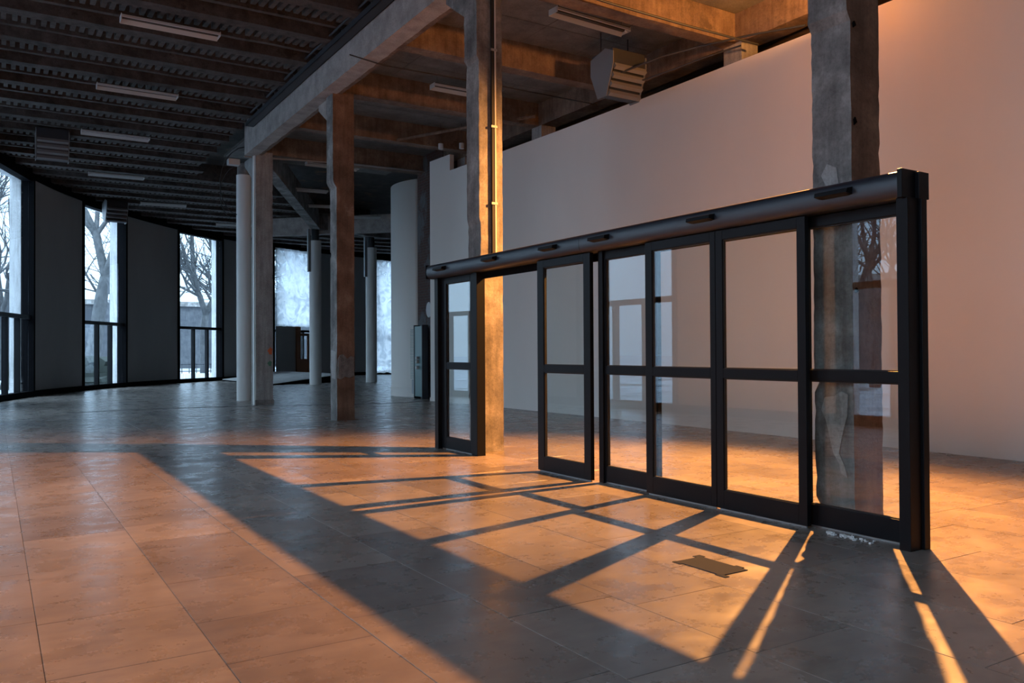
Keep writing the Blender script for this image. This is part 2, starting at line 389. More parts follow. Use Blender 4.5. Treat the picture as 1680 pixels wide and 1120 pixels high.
# ================================================================ right partition wall, back walls
WX = [(9.80, 19.6), (9.85, 18.7), (9.93, 16.6), (10.02, 14.0), (10.06, 11.5), (10.06, 8), (10.04, 4), (10.04, -21)]
def polywall(pts, th, z0, z1, out=1):
    mb = MB(); vs = []; fs = []
    for i, p in enumerate(pts):
        a = Vector(pts[max(i - 1, 0)]); b_ = Vector(pts[min(i + 1, len(pts) - 1)]); t = (b_ - a).normalized(); nn = Vector((-t.y, t.x)) * out
        for q in (Vector(p), Vector(p) + nn * th):
            for z in (z0, z1): vs.append((q.x, q.y, z))
    for i in range(len(pts) - 1):
        a = i * 4; c = a + 4
        fs += [(a, c, c + 1, a + 1), (a + 2, a + 3, c + 3, c + 2), (a, a + 2, c + 2, c), (a + 1, c + 1, c + 3, a + 3)]
    n = len(pts) - 1; fs += [(0, 1, 3, 2), (n * 4, n * 4 + 2, n * 4 + 3, n * 4 + 1)]
    mb.add(vs, fs); return mb
wr = polywall(WX[1:], .12, 0, 5.9).build('wall_right', MT['wallwhite']); tag(wr, kind='structure')
polywall([(9.80, 19.7), (9.86, 18.68)], .12, 0, 6.32).build('end_section', MT['wallwhite'], wr)
polywall([(9.775, 19.7), (9.835, 18.69)], .02, 0, .09).build('foot_strip', MT['wallwhite'], wr)
rails = MB()
rails.box(10.30, 10.34, -10, 6.3, 6.02, 6.05); rails.box(10.04, 10.07, -10, 6.3, 5.90, 5.93)
for i in range(14): rails.box(10.05, 10.32, 6.1 - i * 1.1, 6.13 - i * 1.1, 5.93, 6.02)
tag(rails.build('partition_top_rail', MT['galv'], wr))
bw = MB().box(12.6, 12.8, -22, 20.2, 0, 7.3).build('wall_rear', MT['ceil_dark']); tag(bw, kind='structure')
bk = MB().box(-3, 12.6, -12.2, -12, 0, 7.3).build('wall_back', MT['wallpier']); tag(bk, kind='structure')
# far side closes the hall beyond the round columns
fr_ = MB().box(24, 24.2, 20, 46, 0, 7.3).build('wall_far', MT['wallpier']); tag(fr_, kind='structure')
MB().box(12.8, 24.2, 20, 20.2, 0, 7.3).build('wall_return', MT['wallpier'], fr_)

# curved white partition and brick pier
cyl = MB(); cx, cy, R_ = 11.9, 22.3, 1.9; n = 40; vs = []
a0 = radians(210); a1 = radians(60)
for i in range(n + 1):
    a = a0 + (a1 - a0) * i / n
    for r in (R_, R_ - .1):
        for z in (0, 6.22): vs.append((cx + r * cos(a), cy + r * sin(a), z))
fs = []
for i in range(n):
    a = i * 4; c = a + 4; fs += [(a, c, c + 1, a + 1), (a + 2, a + 3, c + 3, c + 2), (a + 1, c + 1, c + 3, a + 3)]
fs += [(0, 1, 3, 2)]
cyl.add(vs, fs, True); cw = cyl.build('wall_curved', MT['wallwhite']); tag(cw, kind='structure')
sk = MB(); vs = []
for i in range(n + 1):
    a = a0 + (a1 - a0) * i / n
    for r in (R_, R_ + .018):
        for z in (0, .26): vs.append((cx + r * cos(a), cy + r * sin(a), z))
sk.add(vs, fs, True); tag(sk.build('baseboard_curved', MT['wallwhite']), kind='structure')

def brick_mat():
    m = new_mat('old_dark_brick', rough=.9)
    t = N(m, 'ShaderNodeTexBrick'); t.inputs['Scale'].default_value = 1.0; t.inputs['Brick Width'].default_value = .23; t.inputs['Row Height'].default_value = .075
    t.inputs['Mortar Size'].default_value = .008; t.inputs['Color1'].default_value = (.10, .045, .035, 1); t.inputs['Color2'].default_value = (.07, .035, .03, 1); t.inputs['Mortar'].default_value = (.09, .08, .075, 1)
    g = N(m, 'ShaderNodeNewGeometry'); sx = N(m, 'ShaderNodeSeparateXYZ'); cb = N(m, 'ShaderNodeCombineXYZ'); ad = N(m, 'ShaderNodeMath'); ad.operation = 'ADD'
    link_nodes(m.node_tree, (g.outputs['Position'], sx.inputs[0]), (sx.outputs[0], ad.inputs[0]), (sx.outputs[1], ad.inputs[1]), (ad.outputs[0], cb.inputs[0]), (sx.outputs[2], cb.inputs[1]), (cb.outputs[0], t.inputs['Vector']))
    n1 = noise_out(m, wcoords(m, (1, 1, .6)), 1.3, 6, .65)
    gt = ramp(m, n1, [(.50, (0, 0, 0)), (.56, (1, 1, 1))])
    c = mix(m, t.outputs['Color'], (.12, .12, .125), gt, 'MIX'); setin(m, 'Base Color', c); bump(m, t.outputs['Fac'], .4, .01)
    return m
MT['brick'] = brick_mat()
pier = MB().box(10.18, 10.75, 19.72, 21.25, 0, 6.78).build('brick_pier', MT['brick']); tag(pier, 'dark old brick pier between the white wall and the curved white partition', 'pier')
def blotch(name, mat, parent, cx_, cy_, cz, ry, rz_, X, seed, n=14):
    """flat irregular plaster patch standing proud of a -X face"""
    random.seed(seed); vs = []; 
    for lay in (0, .012):
        for i in range(n):
            a = 2 * pi * i / n; r = random.uniform(.75, 1.15) if lay == 0 else None
            if lay == 0: rr.append(r) if i else None
            vs.append((X - lay, cy_ + ry * cos(a) * (1 - lay * 4), cz + rz_ * sin(a) * (1 - lay * 4)))
    mb = MB(); mb.add(vs, [tuple(range(n)), tuple(range(n, 2 * n))[::-1]] + [(i, (i + 1) % n, n + (i + 1) % n, n + i) for i in range(n)])
    return mb.build(name, mat, parent)
rr = []
blotch('plaster_patch', MT['plasterchip'], pier, 0, 20.55, 2.45, .16, .22, 10.178, 3)
blotch('plaster_patch', MT['plasterchip'], pier, 0, 20.35, 5.0, .09, .26, 10.178, 4, 8)
MB().box(10.13, 10.178, 19.75, 20.15, 0, 1.95).box(10.15, 10.178, 20.15, 20.3, .1, 1.6).build('plaster_strip', MT['plasterchip'], pier)

# radiator standing against the pier: tall finned teal column
rad = empty('column_radiator', (9.98, 20.9, 0)); tag(rad, 'tall teal finned radiator standing against the dark brick pier', 'radiator')
rb = MB().box(-.05, .10, -.42, .05, .06, 2.0); part(rb, 'core', MT['teal'], rad, bevel=.01)
for sgn in (0, 1): part(MB().box(-.06, .12, (.05, -.45)[sgn], (.09, -.41)[sgn], 0, 2.03), 'side_rail', MT['darksteel'], rad)
for i in range(34):
    z = .55 + i * .041; part(MB().box(-.05, .07, .09, .33, z, z + .013), 'fin', MT['teal'], rad)
part(MB().box(-.02, .05, .09, .30, .12, .52), 'lower_panel', MT['galv'], rad)
for z in (1.02, .86, 1.12): part(MB().tube([(-.12, -.18, z), (-.05, -.18, z)], .045, 10), 'valve', MT['lum'], rad)

# ================================================================ ceilings
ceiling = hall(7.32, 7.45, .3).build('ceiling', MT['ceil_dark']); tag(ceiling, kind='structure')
# left bay: joists along X every 1.36 m, combed bands between
def rough_box(mb, x0, x1, y0, y1, z0, z1, step=.5, amp=.015, seed=0):
    n = max(2, int((x1 - x0) / step)); vs = []
    for i in range(n + 1):
        x = x0 + (x1 - x0) * i / n
        for (y, z) in ((y0, z0), (y1, z0), (y1, z1), (y0, z1)):
            j = noise.noise(Vector((x * 1.7, y * 3 + seed, z * 3))) * amp; j2 = noise.noise(Vector((x * 1.7 + 9, y * 3, z * 3 + seed))) * amp
            vs.append((x, y + j, z + (j2 if z == z0 else 0)))
    fs = [(i * 4 + k, i * 4 + (k + 1) % 4, (i + 1) * 4 + (k + 1) % 4, (i + 1) * 4 + k) for i in range(n) for k in range(4)]
    fs += [(0, 1, 2, 3), (n * 4, n * 4 + 3, n * 4 + 2, n * 4 + 1)]
    return mb.add(vs, fs)
def wall_x(y):
    return min((CV[i].x for i in range(len(CV)) if abs(CV[i].y - y) < .9), default=None)
PER = 1.36; y = -9.2 + .02; idx = 0
while y < 43.5:
    wx = wall_x(y + .9); wx = 21 if wx is None else wx
    x0 = wx + .02
    if y < 26: x1 = 5.2
    else: x1 = 5.2 + (y - 26) * 1.2
    x1 = min(x1, 22)
    if x1 - x0 > 1:
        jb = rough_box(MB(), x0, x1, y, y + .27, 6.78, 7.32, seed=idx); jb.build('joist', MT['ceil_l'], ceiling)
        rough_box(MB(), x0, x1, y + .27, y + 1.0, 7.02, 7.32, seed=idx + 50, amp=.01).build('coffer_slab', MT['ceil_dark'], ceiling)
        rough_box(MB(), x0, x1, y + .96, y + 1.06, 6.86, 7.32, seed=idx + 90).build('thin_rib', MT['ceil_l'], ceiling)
        tb = MB(); xx = x0 + .1
        while xx < x1 - .1:
            j = random.uniform(-.012, .012); l = random.uniform(-.03, .03)
            tb.add([(xx + j, y + .25, 6.80), (xx + .075 + j, y + .25, 6.80), (xx + .075 + j, y + .72 + l, 6.83), (xx + j, y + .72 + l, 6.83),
                    (xx + j, y + .25, 7.04), (xx + .075 + j, y + .25, 7.04), (xx + .075 + j, y + .72 + l, 7.04), (xx + j, y + .72 + l, 7.04)],
                   [(0, 1, 2, 3), (0, 4, 5, 1), (1, 5, 6, 2), (2, 6, 7, 3), (3, 7, 4, 0)])
            xx += .142
        tag(tb.build('comb_teeth', MT['ceil_l'], ceiling), kind='stuff')
    y += PER; idx += 1
# longitudinal painted beam over the columns
COLS = [(5.19, 3.71), (5.33, 9.25), (5.52, 15.05), (5.53, 20.78)]
bpts = [(5.17, -20), (5.17, 4), (5.22, 9.25), (5.24, 15), (5.30, 20.9)]
def bx(y):
    for (x0, y0), (x1, y1) in zip(bpts[:-1], bpts[1:]):
        if y0 <= y <= y1: return x0 + (x1 - x0) * (y - y0) / (y1 - y0)
    return bpts[-1][0]
b1 = MB(); rings = []; ys = [-8 + i * .15 for i in range(int(29 / .15) + 1)]
for i, y in enumerate(ys):
    x = bx(y); j = noise.noise(Vector((y * 1.3, 3, 0))) * .05 + noise.noise(Vector((y * 5, 8, 0))) * .02
    rings.append([(x, y, 6.20), (x, y, 7.32), (x + .30 + j, y, 7.32), (x + .30 + j, y, 6.20)])
vs = [q for r in rings for q in r]
b1.add(vs, [(i * 4 + k, i * 4 + (k + 1) % 4, i * 4 + 4 + (k + 1) % 4, i * 4 + 4 + k) for i in range(len(rings) - 1) for k in range(4)] + [(0, 1, 2, 3), (len(vs) - 4, len(vs) - 1, len(vs) - 2, len(vs) - 3)])
mbm = b1.build('main_beam', MT['beam_paint'], ceiling)
bc = MB(); rings = []
for i, y in enumerate(ys):
    x = bx(y) + .29; j = noise.noise(Vector((y * 1.3, 3, 0))) * .05 + noise.noise(Vector((y * 5, 8, 0))) * .02
    rings.append([(x + j - .02, y, 6.212), (x + j - .02, y, 7.3), (x + .10, y, 7.3), (x + .10, y, 6.212)])
vs = [q for r in rings for q in r]
bc.add(vs, [(i * 4 + k, i * 4 + (k + 1) % 4, i * 4 + 4 + (k + 1) % 4, i * 4 + 4 + k) for i in range(len(rings) - 1) for k in range(4)])
bc.build('raw_beam_edge', MT['beam_raw'], ceiling)
# cable tray along the beam
tr = empty('cable_tray', (5.1, 0, 6.68)); tag(tr, 'dark steel cable tray along the top of the pale main beam', 'cable tray')
tb = MB()
for (y0, y1) in zip(range(-8, 20, 4), range(-4, 24, 4)):
    T = MB(); xa, xb = bx(y0), bx(min(y1, 20.9)); y1 = min(y1, 20.9)
    for (d0, d1, z0, z1) in ((-.20, -.02, .0, .012), (-.20, -.188, 0, .10), (-.032, -.02, 0, .10)):
        T.add([(xa + d0 - 5.1, y0, z0), (xa + d1 - 5.1, y0, z0), (xa + d1 - 5.1, y0, z1), (xa + d0 - 5.1, y0, z1), (xb + d0 - 5.1, y1, z0), (xb + d1 - 5.1, y1, z0), (xb + d1 - 5.1, y1, z1), (xb + d0 - 5.1, y1, z1)],
              [(0, 1, 2, 3), (4, 7, 6, 5), (0, 4, 5, 1), (1, 5, 6, 2), (2, 6, 7, 3), (3, 7, 4, 0)])
    part(T, 'tray_section', MT['darksteel'], tr)
for j in range(3):
    part(MB().tube([(bx(y) - 5.1 - .06 - .05 * j, y, .03 + .03 * (j % 2)) for y in range(-8, 21, 1)], .014, 6), 'cable', MT['cable'], tr)
part(MB().tube([(bx(y) - 5.1 - .24, y, .16) for y in range(-8, 21, 1)], .022, 8), 'conduit', MT['darksteel'], tr)

# right bay: boards and transverse beams
def board_mesh(L, Wd):
    me = bpy.data.meshes.new('ceiling_board'); mb = MB().box(0, L - .012, 0, Wd - .012, 0, .02); me.from_pydata(mb.v, [], mb.f); me.materials.append(MT['ceil_r']); return me
BM = board_mesh(1.2, .855)
ry = [3.7 + 2.865 * i for i in range(-5, 7)]
for yb in ry:
    if yb < -8: continue
    for r in range(3):
        for c_ in range(4):
            o_ = bpy.data.objects.new('ceiling_board', BM); COL.objects.link(o_); o_.parent = ceiling
            o_.location = (5.50 + c_ * 1.2, yb + .29 + r * .86, 6.76 + random.uniform(-.002, .002))
MB().box(5.5, 10.3, -12, 24, 6.79, 6.85).build('board_backing', MT['ceil_dark'], ceiling)
for i, yb in enumerate(ry):
    rough_box(MB(), 5.48, 10.3, yb, yb + .28, 6.28, 6.86, step=.2, amp=.012, seed=i * 7).build('cross_beam', MT['beam_raw'], ceiling)
# longitudinal beam over the hidden columns behind the partition
lb = MB(); ys2 = [-12 + .25 * i for i in range(131)]; rings = []
for y in ys2:
    j = noise.noise(Vector((y * 2, 1, 5))) * .015
    rings.append([(10.22 + j, y, 6.27 + j), (10.22 + j, y, 6.9), (10.62, y, 6.9), (10.62, y, 6.27 + j)])
vs = [q for r in rings for q in r]
lb.add(vs, [(i * 4 + k, i * 4 + (k + 1) % 4, i * 4 + 4 + (k + 1) % 4, i * 4 + 4 + k) for i in range(len(rings) - 1) for k in range(4)])
lb.build('edge_beam', MT['beam_raw'], ceiling)
MB().box(10.62, 12.6, -12, 21, 6.42, 6.6).build('rear_slab', MT['beam_raw'], ceiling)

# far beams
def obeam(name, a, b_, w, z0, z1, mat, parent):
    a = Vector(a); b_ = Vector(b_); t = (b_ - a).normalized(); nn = Vector((-t.y, t.x)) * w / 2
    mb = MB(); vs = [(q.x, q.y, z) for q in (a - nn, a + nn, b_ + nn, b_ - nn) for z in (z0, z1)]
    mb.add(vs, [(0, 2, 4, 6), (1, 7, 5, 3), (0, 1, 3, 2), (2, 3, 5, 4), (4, 5, 7, 6), (6, 7, 1, 0)])
    return mb.build(name, mat, parent)
obeam('ring_beam', (5.7, 21.2), (10.9, 32.1), .34, 6.2, 6.9, MT['conc'], ceiling)
obeam('ring_beam', (10.9, 32.1), (13.75, 33.1), .34, 6.2, 6.9, MT['conc'], ceiling)
obeam('ring_beam', (13.75, 33.1), (20, 34), .34, 6.2, 6.9, MT['conc'], ceiling)
obeam('pale_beam', (9.2, 34.4), (16.5, 27.5), .30, 6.05, 6.75, MT['beam_paint'], ceiling)

# ================================================================ columns
def column(label, x, y, zt, mat, seed, size=.33, jut=None, chips=.010, brown=True):
    root = empty('concrete_column', (x, y, 0)); tag(root, label, 'column', 'square concrete columns')
    P = []; n = 6
    per = []
    for k in range(n): per.append((0, size - size * k / n))          # -X face from far to near
    for k in range(n): per.append((size * k / n, 0))                 # -Y face
    for k in range(n): per.append((size, size * k / n))
    for k in range(n): per.append((size - size * k / n, size))
    nz_ = int(zt / .07); vs = []
    for i in range(nz_ + 1):
        z = zt * i / nz_; jx = jut(z) if jut else 0
        for (px, py) in per:
            cn = (px in (0, size)) and (py in (0, size))
            q = Vector((x * 3 + px * 5, y * 3 + py * 5, z * 15 + seed)); a = chips * (.7 if cn else .5)
            dx = noise.noise(q) * a + noise.noise(q * 4.1) * a * .7; dy = noise.noise(q + Vector((7, 3, 1))) * a + noise.noise(q * 4.3) * a * .6
            ch = 0
            if cn: ch = max(0, noise.noise(Vector((z * 9, seed, px * 9 + py * 17))) - .42) * .07
            dx *= .45 + .55 * cn; dy *= .45 + .55 * cn
            X = px + dx + (ch if px == 0 else -ch); Y = py + dy + (ch if py == 0 else -ch)
            if px < size * .5: X -= jx
            vs.append((X, Y, z))
    m = len(per)
    fs = [(i * m + k, i * m + (k + 1) % m, (i + 1) * m + (k + 1) % m, (i + 1) * m + k) for i in range(nz_) for k in range(m)]
    fs += [tuple(range(m))[::-1], tuple(range(nz_ * m, nz_ * m + m))]
    sh = part(MB().add(vs, fs), 'shaft', mat, root)
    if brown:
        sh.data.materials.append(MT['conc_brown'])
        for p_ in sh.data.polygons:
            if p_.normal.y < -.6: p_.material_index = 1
    return root
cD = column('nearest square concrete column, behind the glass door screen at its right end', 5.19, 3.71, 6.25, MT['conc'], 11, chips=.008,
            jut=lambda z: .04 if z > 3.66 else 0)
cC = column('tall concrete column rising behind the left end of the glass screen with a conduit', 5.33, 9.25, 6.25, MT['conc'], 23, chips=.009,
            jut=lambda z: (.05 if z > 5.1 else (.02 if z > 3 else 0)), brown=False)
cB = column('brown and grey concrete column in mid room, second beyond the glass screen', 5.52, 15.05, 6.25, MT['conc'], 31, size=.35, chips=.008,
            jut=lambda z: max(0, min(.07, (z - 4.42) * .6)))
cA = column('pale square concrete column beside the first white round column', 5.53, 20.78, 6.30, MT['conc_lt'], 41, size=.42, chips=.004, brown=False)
# haunches, brackets, conduit, graffiti
def haunch(root, w, d_, mat):
    mb = MB(); vs = []
    for xx in (-.02, w):
        vs += [(xx, .2, 5.62), (xx, .2, 6.22), (xx, .2 + d_, 6.22), (xx, .2 + d_, 6.10)]
    mb.add(vs, [(0, 1, 2, 3), (4, 7, 6, 5), (0, 4, 5, 1), (1, 5, 6, 2), (2, 6, 7, 3), (3, 7, 4, 0)]); part(mb, 'haunch', mat, root)
haunch(cB, .28, .75, MT['beam_paint']); haunch(cC, .28, .7, MT['conc']); haunch(cA, .2, .8, MT['conc_lt'])
part(MB().box(.155, .195, -.035, .0, 2.42, 6.2), 'conduit_channel', MT['gasket'], cC)
part(MB().box(.195, .215, -.04, .0, 2.42, 6.2), 'conduit_rail', MT['lum'], cC)
for z in (3.2, 4.2, 5.2): part(MB().box(.14, .23, -.046, -.035, z, z + .03), 'clip', MT['galv'], cC)
part(MB().box(-.03, .0, .05, .17, .0, 6.2), 'corner_trim', MT['plaster'], cA)
def splat(root, name, mat, cx_, cz, rx, rz_, seed, y=-.012):
    random.seed(seed); n = 12; vs = []
    for l in (0, 1):
        for i in range(n):
            a = 2 * pi * i / n; r = [.7, 1.1, .85, 1.15, .8, 1, 1.2, .75, 1, .9, 1.15, .8][i]
            vs.append((cx_ + rx * r * cos(a), y - .003 * l, cz + rz_ * r * sin(a)))
    part(MB().add(vs, [tuple(range(n))[::-1], tuple(range(n, 2 * n))] + [(i, (i + 1) % n, n + (i + 1) % n, n + i) for i in range(n)]), name, mat, root)
splat(cA, 'orange_paint_mark', MT['orange'], .35, 1.33, .06, .09, 1)
splat(cA, 'green_paint_mark', MT['green'], .34, 1.02, .055, .07, 2)
part(MB().box(-.02, .44, -.015, .0, 0, .12), 'base_band', MT['conc'], cA)
def chip(root, name, mat, pts, X=-.010, th=.008):
    """irregular plaster patch on the -X face; pts are (y, z)"""
    n = len(pts); cy_ = sum(p[0] for p in pts) / n; cz_ = sum(p[1] for p in pts) / n
    vs = [(X + th, y, z) for y, z in pts] + [(X, cy_ + (y - cy_) * .98, cz_ + (z - cz_) * .985) for y, z in pts]
    part(MB().add(vs, [tuple(range(n)), tuple(range(n, 2 * n))[::-1]] + [(i, (i + 1) % n, n + (i + 1) % n, n + i) for i in range(n)]), name, mat, root)
chip(cD, 'plaster_patch', MT['conc_lt'], [(.04, .98), (.10, 1.0), (.16, .96), (.24, .95), (.27, .86), (.23, .78), (.20, .66), (.17, .55), (.12, .47), (.10, .40), (.05, .38), (.07, .45), (.12, .55), (.10, .64), (.08, .72), (.05, .82)])
chip(cD, 'plaster_patch', MT['conc_lt'], [(.12, 2.62), (.2, 2.66), (.25, 2.58), (.21, 2.5), (.27, 2.42), (.2, 2.3), (.14, 2.36), (.10, 2.5)], -.010)
chip(cB, 'plaster_patch', MT['conc_lt'], [(.02, 1.3), (.3, 1.35), (.33, 1.0), (.25, .8), (.04, .78)], -.013)
def chip_y(root, name, mat, pts, Y=-.016, th=.010):
    n = len(pts); cx_ = sum(p[0] for p in pts) / n; cz_ = sum(p[1] for p in pts) / n
    vs = [(x, Y + th, z) for x, z in pts] + [(cx_ + (x - cx_) * .96, Y, cz_ + (z - cz_) * .97) for x, z in pts]
    part(MB().add(vs, [tuple(range(n))[::-1], tuple(range(n, 2 * n))] + [(i, (i + 1) % n, n + (i + 1) % n, n + i) for i in range(n)]), name, mat, root)
chip_y(cB, 'plaster_patch', MT['conc'], [(.01, .80), (.08, .78), (.15, .83), (.24, .80), (.34, .84), (.34, 1.20), (.27, 1.22), (.20, 1.17), (.12, 1.26), (.05, 1.24), (.01, 1.16)])
for zz, hh in ((2.9, .06), (1.7, .04), (3.6, .05)): chip_y(cD, 'dark_scar', MT['blackmat'], [(-.0 + .02, zz), (.05, zz + hh * .4), (.03, zz + hh), (.015, zz + hh * .7)])
# half-hidden columns behind the partition
for i, yy in enumerate((3.7, 9.3, 15.05, 18.55)):
    lab = ['concrete column behind the white partition, hidden by the nearest column', 'grey column head above the white partition below the heater, nearest of the heads in view',
           'grey column head above the white partition, second from the glowing corner', 'narrow pale column head above the far end of the white partition'][i]
    if i == 0: continue
    r = empty('partition_column', (10.22, yy, 0)); tag(r, lab, 'column', 'columns behind the partition')
    part(rough_box(MB(), 0, .38, 0, .38, 0, 6.28, step=.38, amp=.01), 'shaft', MT['conc_lt'], r)

def round_column(label, x, y, r, zt, neck=False):
    root = empty('round_column', (x, y, 0)); tag(root, label, 'column', 'white round columns')
    part(MB().tube([(0, 0, 0), (0, 0, zt)], r, 32), 'shaft', MT['plaster'], root)
    part(MB().tube([(0, 0, zt), (0, 0, 6.4)], r * (.65 if neck else .9), 16), 'neck', MT['darksteel' if neck else 'conc'], root)
    if neck:
        part(MB().box(-r - .09, -r + .02, -.10, .02, 4.5, 6.2), 'drain_pipe', MT['galv'], root)
    return root
rc1 = round_column('white round column standing close beside the pale square column', 5.77, 22.9, .19, 6.1)
round_column('white round column at the end of the black sided ramp', 10.95, 32.3, .235, 5.75, True)
round_column('white round column in front of the plastic covered far window', 13.75, 33.3, .235, 5.75, True)

# ================================================================ glass door screen
X0 = 5.05
root = empty('sliding_door_screen', (X0, 3.16, 0)); tag(root, 'black framed free standing glass sliding door screen across the room with two way openings', 'glass door')
def P(mb, name, mat, **k): return mb.build(name, mat, root, **k)
# header with rounded front
prof = [(-.06, 2.455), (-.085, 2.445), (-.098, 2.425), (-.105, 2.395), (-.108, 2.36), (-.104, 2.33), (-.090, 2.30), (-.06, 2.28), (.13, 2.28), (.13, 2.455)]
def hdr(y0, y1, name='header'):
    mb = MB(); n = len(prof); vs = [(X0 + a, y, z) for y in (y0, y1) for a, z in prof]
    mb.add(vs, [(i, (i + 1) % n, n + (i + 1) % n, n + i) for i in range(n)]); mb.add(vs[:n], [tuple(range(n))]); mb.add(vs[n:], [tuple(range(n))[::-1]])
    for i in range(7): mb.sm[i] = True
    return P(mb, name, MT['hdr'])
hdr(6.635, 10.06); hdr(3.20, 6.63)
P(MB().box(X0 - .112, X0 + .135, 3.165, 3.20, 2.275, 2.462), 'end_cap', MT['black'], bevel=.004)
P(MB().box(X0 + .03, X0 + .14, 3.135, 3.165, 2.275, 2.450), 'end_bracket', MT['black'], bevel=.003)
P(MB().box(X0 - .112, X0 + .135, 10.06, 10.075, 2.275, 2.46), 'end_cap', MT['black'], bevel=.004)
for yy in (9.62, 8.35, 7.14, 6.28, 4.93, 3.66):
    s_ = MB(); vs = []
    for y_, q in ((yy - .14, .02), (yy - .10, 0), (yy + .13, 0)):
        pass
    s_.prism([(X0 - .100, 2.405), (X0 - .165, 2.392), (X0 - .172, 2.362), (X0 - .100, 2.352)], yy - .13, yy + .13, 'y')
    so = P(s_, 'motion_sensor', MT['black'], bevel=.004)
    so2 = MB().prism([(X0 - .1005, 2.352), (X0 - .153, 2.361), (X0 - .149, 2.357), (X0 - .1005, 2.347)], yy - .11, yy + .11, 'y').build('sensor_lens', MT['gasket'])
    so2.parent = so
# posts
P(MB().box(X0 - .07, X0 + .05, 3.155, 3.235, 0, 2.28), 'end_post', MT['black'], bevel=.004)
P(MB().box(X0 + .052, X0 + .115, 3.135, 3.215, 0, 2.28), 'end_post', MT['black'], bevel=.004)
P(MB().box(X0 + .0, X0 + .13, 9.93, 10.03, 0, 2.28), 'end_post', MT['black'], bevel=.004)
P(MB().box(X0 + .03, X0 + .15, 8.93, 9.07, 0, 2.28), 'jamb_post', MT['black'], bevel=.004)
P(MB().box(X0 + .03, X0 + .12, 6.43, 6.50, 0, 2.28), 'jamb_post', MT['black'], bevel=.004)
P(MB().box(X0 + .115, X0 + .13, 3.2, 10.0, 2.20, 2.28), 'track', MT['blackmat'])
def leaf(y0, y1, xc, wl_=.08, wr_=.08, label=None):
    lf = empty('door_leaf', (xc, y0, 0)); lf.parent = root; lf.location = Vector((xc, y0, 0)) - root.location
    h = .0225; w = y1 - y0; zt = 2.275
    for (a, b_, n_) in ((0, wl_, 'stile'), (w - wr_, w, 'stile')): part(MB().box(-h, h, a, b_, .015, zt), n_, MT['black'], lf, bevel=.003)
    part(MB().box(-h, h, wl_, w - wr_, 2.195, zt), 'top_rail', MT['black'], lf, bevel=.003)
    part(MB().box(-h, h, wl_, w - wr_, .015, .165), 'bottom_rail', MT['black'], lf, bevel=.003)
    part(MB().box(-h, h, wl_, w - wr_, 1.07, 1.15), 'middle_rail', MT['black'], lf, bevel=.003)
    for z0, z1 in ((.155, 1.08), (1.14, 2.205)): part(MB().box(-.004, .004, wl_ - .01, w - wr_ + .01, z0, z1), 'glass_pane', MT['glass'], lf)
    gk = MB()
    for z0, z1 in ((.165, 1.07), (1.15, 2.195)):
        gk.box(-.012, .012, wl_, wl_ + .008, z0, z1).box(-.012, .012, w - wr_ - .008, w - wr_, z0, z1).box(-.012, .012, wl_, w - wr_, z0, z0 + .008).box(-.012, .012, wl_, w - wr_, z1 - .008, z1)
    part(gk, 'gasket', MT['gasket'], lf)
    part(MB().box(-.008, .008, .02, w - .02, 0, .02), 'floor_guide', MT['galv'], lf)
XF = X0 - .01; XB = X0 + .075
leaf(9.06, 9.98, XB, .08, .19)          # 1 (far end)
leaf(6.55, 7.49, XF, .11, .12)          # 2
leaf(5.66, 6.50, XB, .07, .09)          # 3
leaf(4.87, 5.73, XF, .06, .09)          # 4
leaf(3.98, 4.865, XF, .075, .075)       # 5
leaf(3.235, 4.11, XB, .03, .08)         # 6
# debris under the screen
random.seed(5)
deb = MB()
for i in range(40):
    x = 5.0 + random.gauss(0, .03); y = 3.66 + random.gauss(0, .09); r = random.uniform(.004, .014)
    T = Matrix.Translation((x, y, r * .5)) @ Matrix.Rotation(random.uniform(0, 6), 4, 'Z') @ Matrix.Rotation(random.uniform(0, .6), 4, 'X')
    deb.box(-r, r, -r * .6, r * .6, -r * .5, r * .5, T)
tag(deb.build('rubble_crumbs', MT['plasterchip']), 'small heap of pale rubble crumbs on floor under the screen', 'rubble', kind='stuff')
# dark rectangle laid on the floor to imitate a small cast shadow
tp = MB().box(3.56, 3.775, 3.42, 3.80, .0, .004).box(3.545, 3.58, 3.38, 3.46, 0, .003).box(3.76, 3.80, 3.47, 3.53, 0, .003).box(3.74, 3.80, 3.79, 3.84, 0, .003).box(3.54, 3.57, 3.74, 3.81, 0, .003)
tag(tp.build('floor_shadow_patch', MT['painted_shadow']), 'dark grey rectangle painted as a cast shadow on the orange lit floor', 'painted shadow')

# ================================================================ luminaires
def luminaire():
    r = empty('strip_luminaire', (0, 0, 0))
    a = MB().prism([(-.05, .0), (.05, .0), (.04, .075), (-.04, .075)], 0, 1.5, 'x')
    part(MB().box(0, 1.5, -.10, .10, .045, .07), 'backplate', MT['lumdark'], r)
    part(MB().prism([(-.115, .015), (-.10, .01), (-.095, .05), (-.11, .055)], 0, 1.5, 'x'), 'reflector', MT['lum'], r)
    part(MB().prism([(.118, -.022), (.108, -.024), (.078, .045), (.09, .05)], 0, 1.5, 'x'), 'reflector', MT['lum'], r)
    part(MB().box(-.01, 0, -.11, .11, -.02, .07), 'end_cap', MT['lum'], r)
    part(MB().box(1.5, 1.51, -.11, .11, .0, .07), 'end_cap', MT['lum'], r)
    part(MB().box(.02, 1.48, -.022, .022, .03, .048), 'batten', MT['lumdark'], r)
    part(MB().tube([(.1, 0, .07), (.1, 0, .26)], .004, 5), 'rod', MT['darksteel'], r)
    part(MB().tube([(1.4, 0, .07), (1.4, 0, .26)], .004, 5), 'rod', MT['darksteel'], r)
    return r
proto = luminaire()
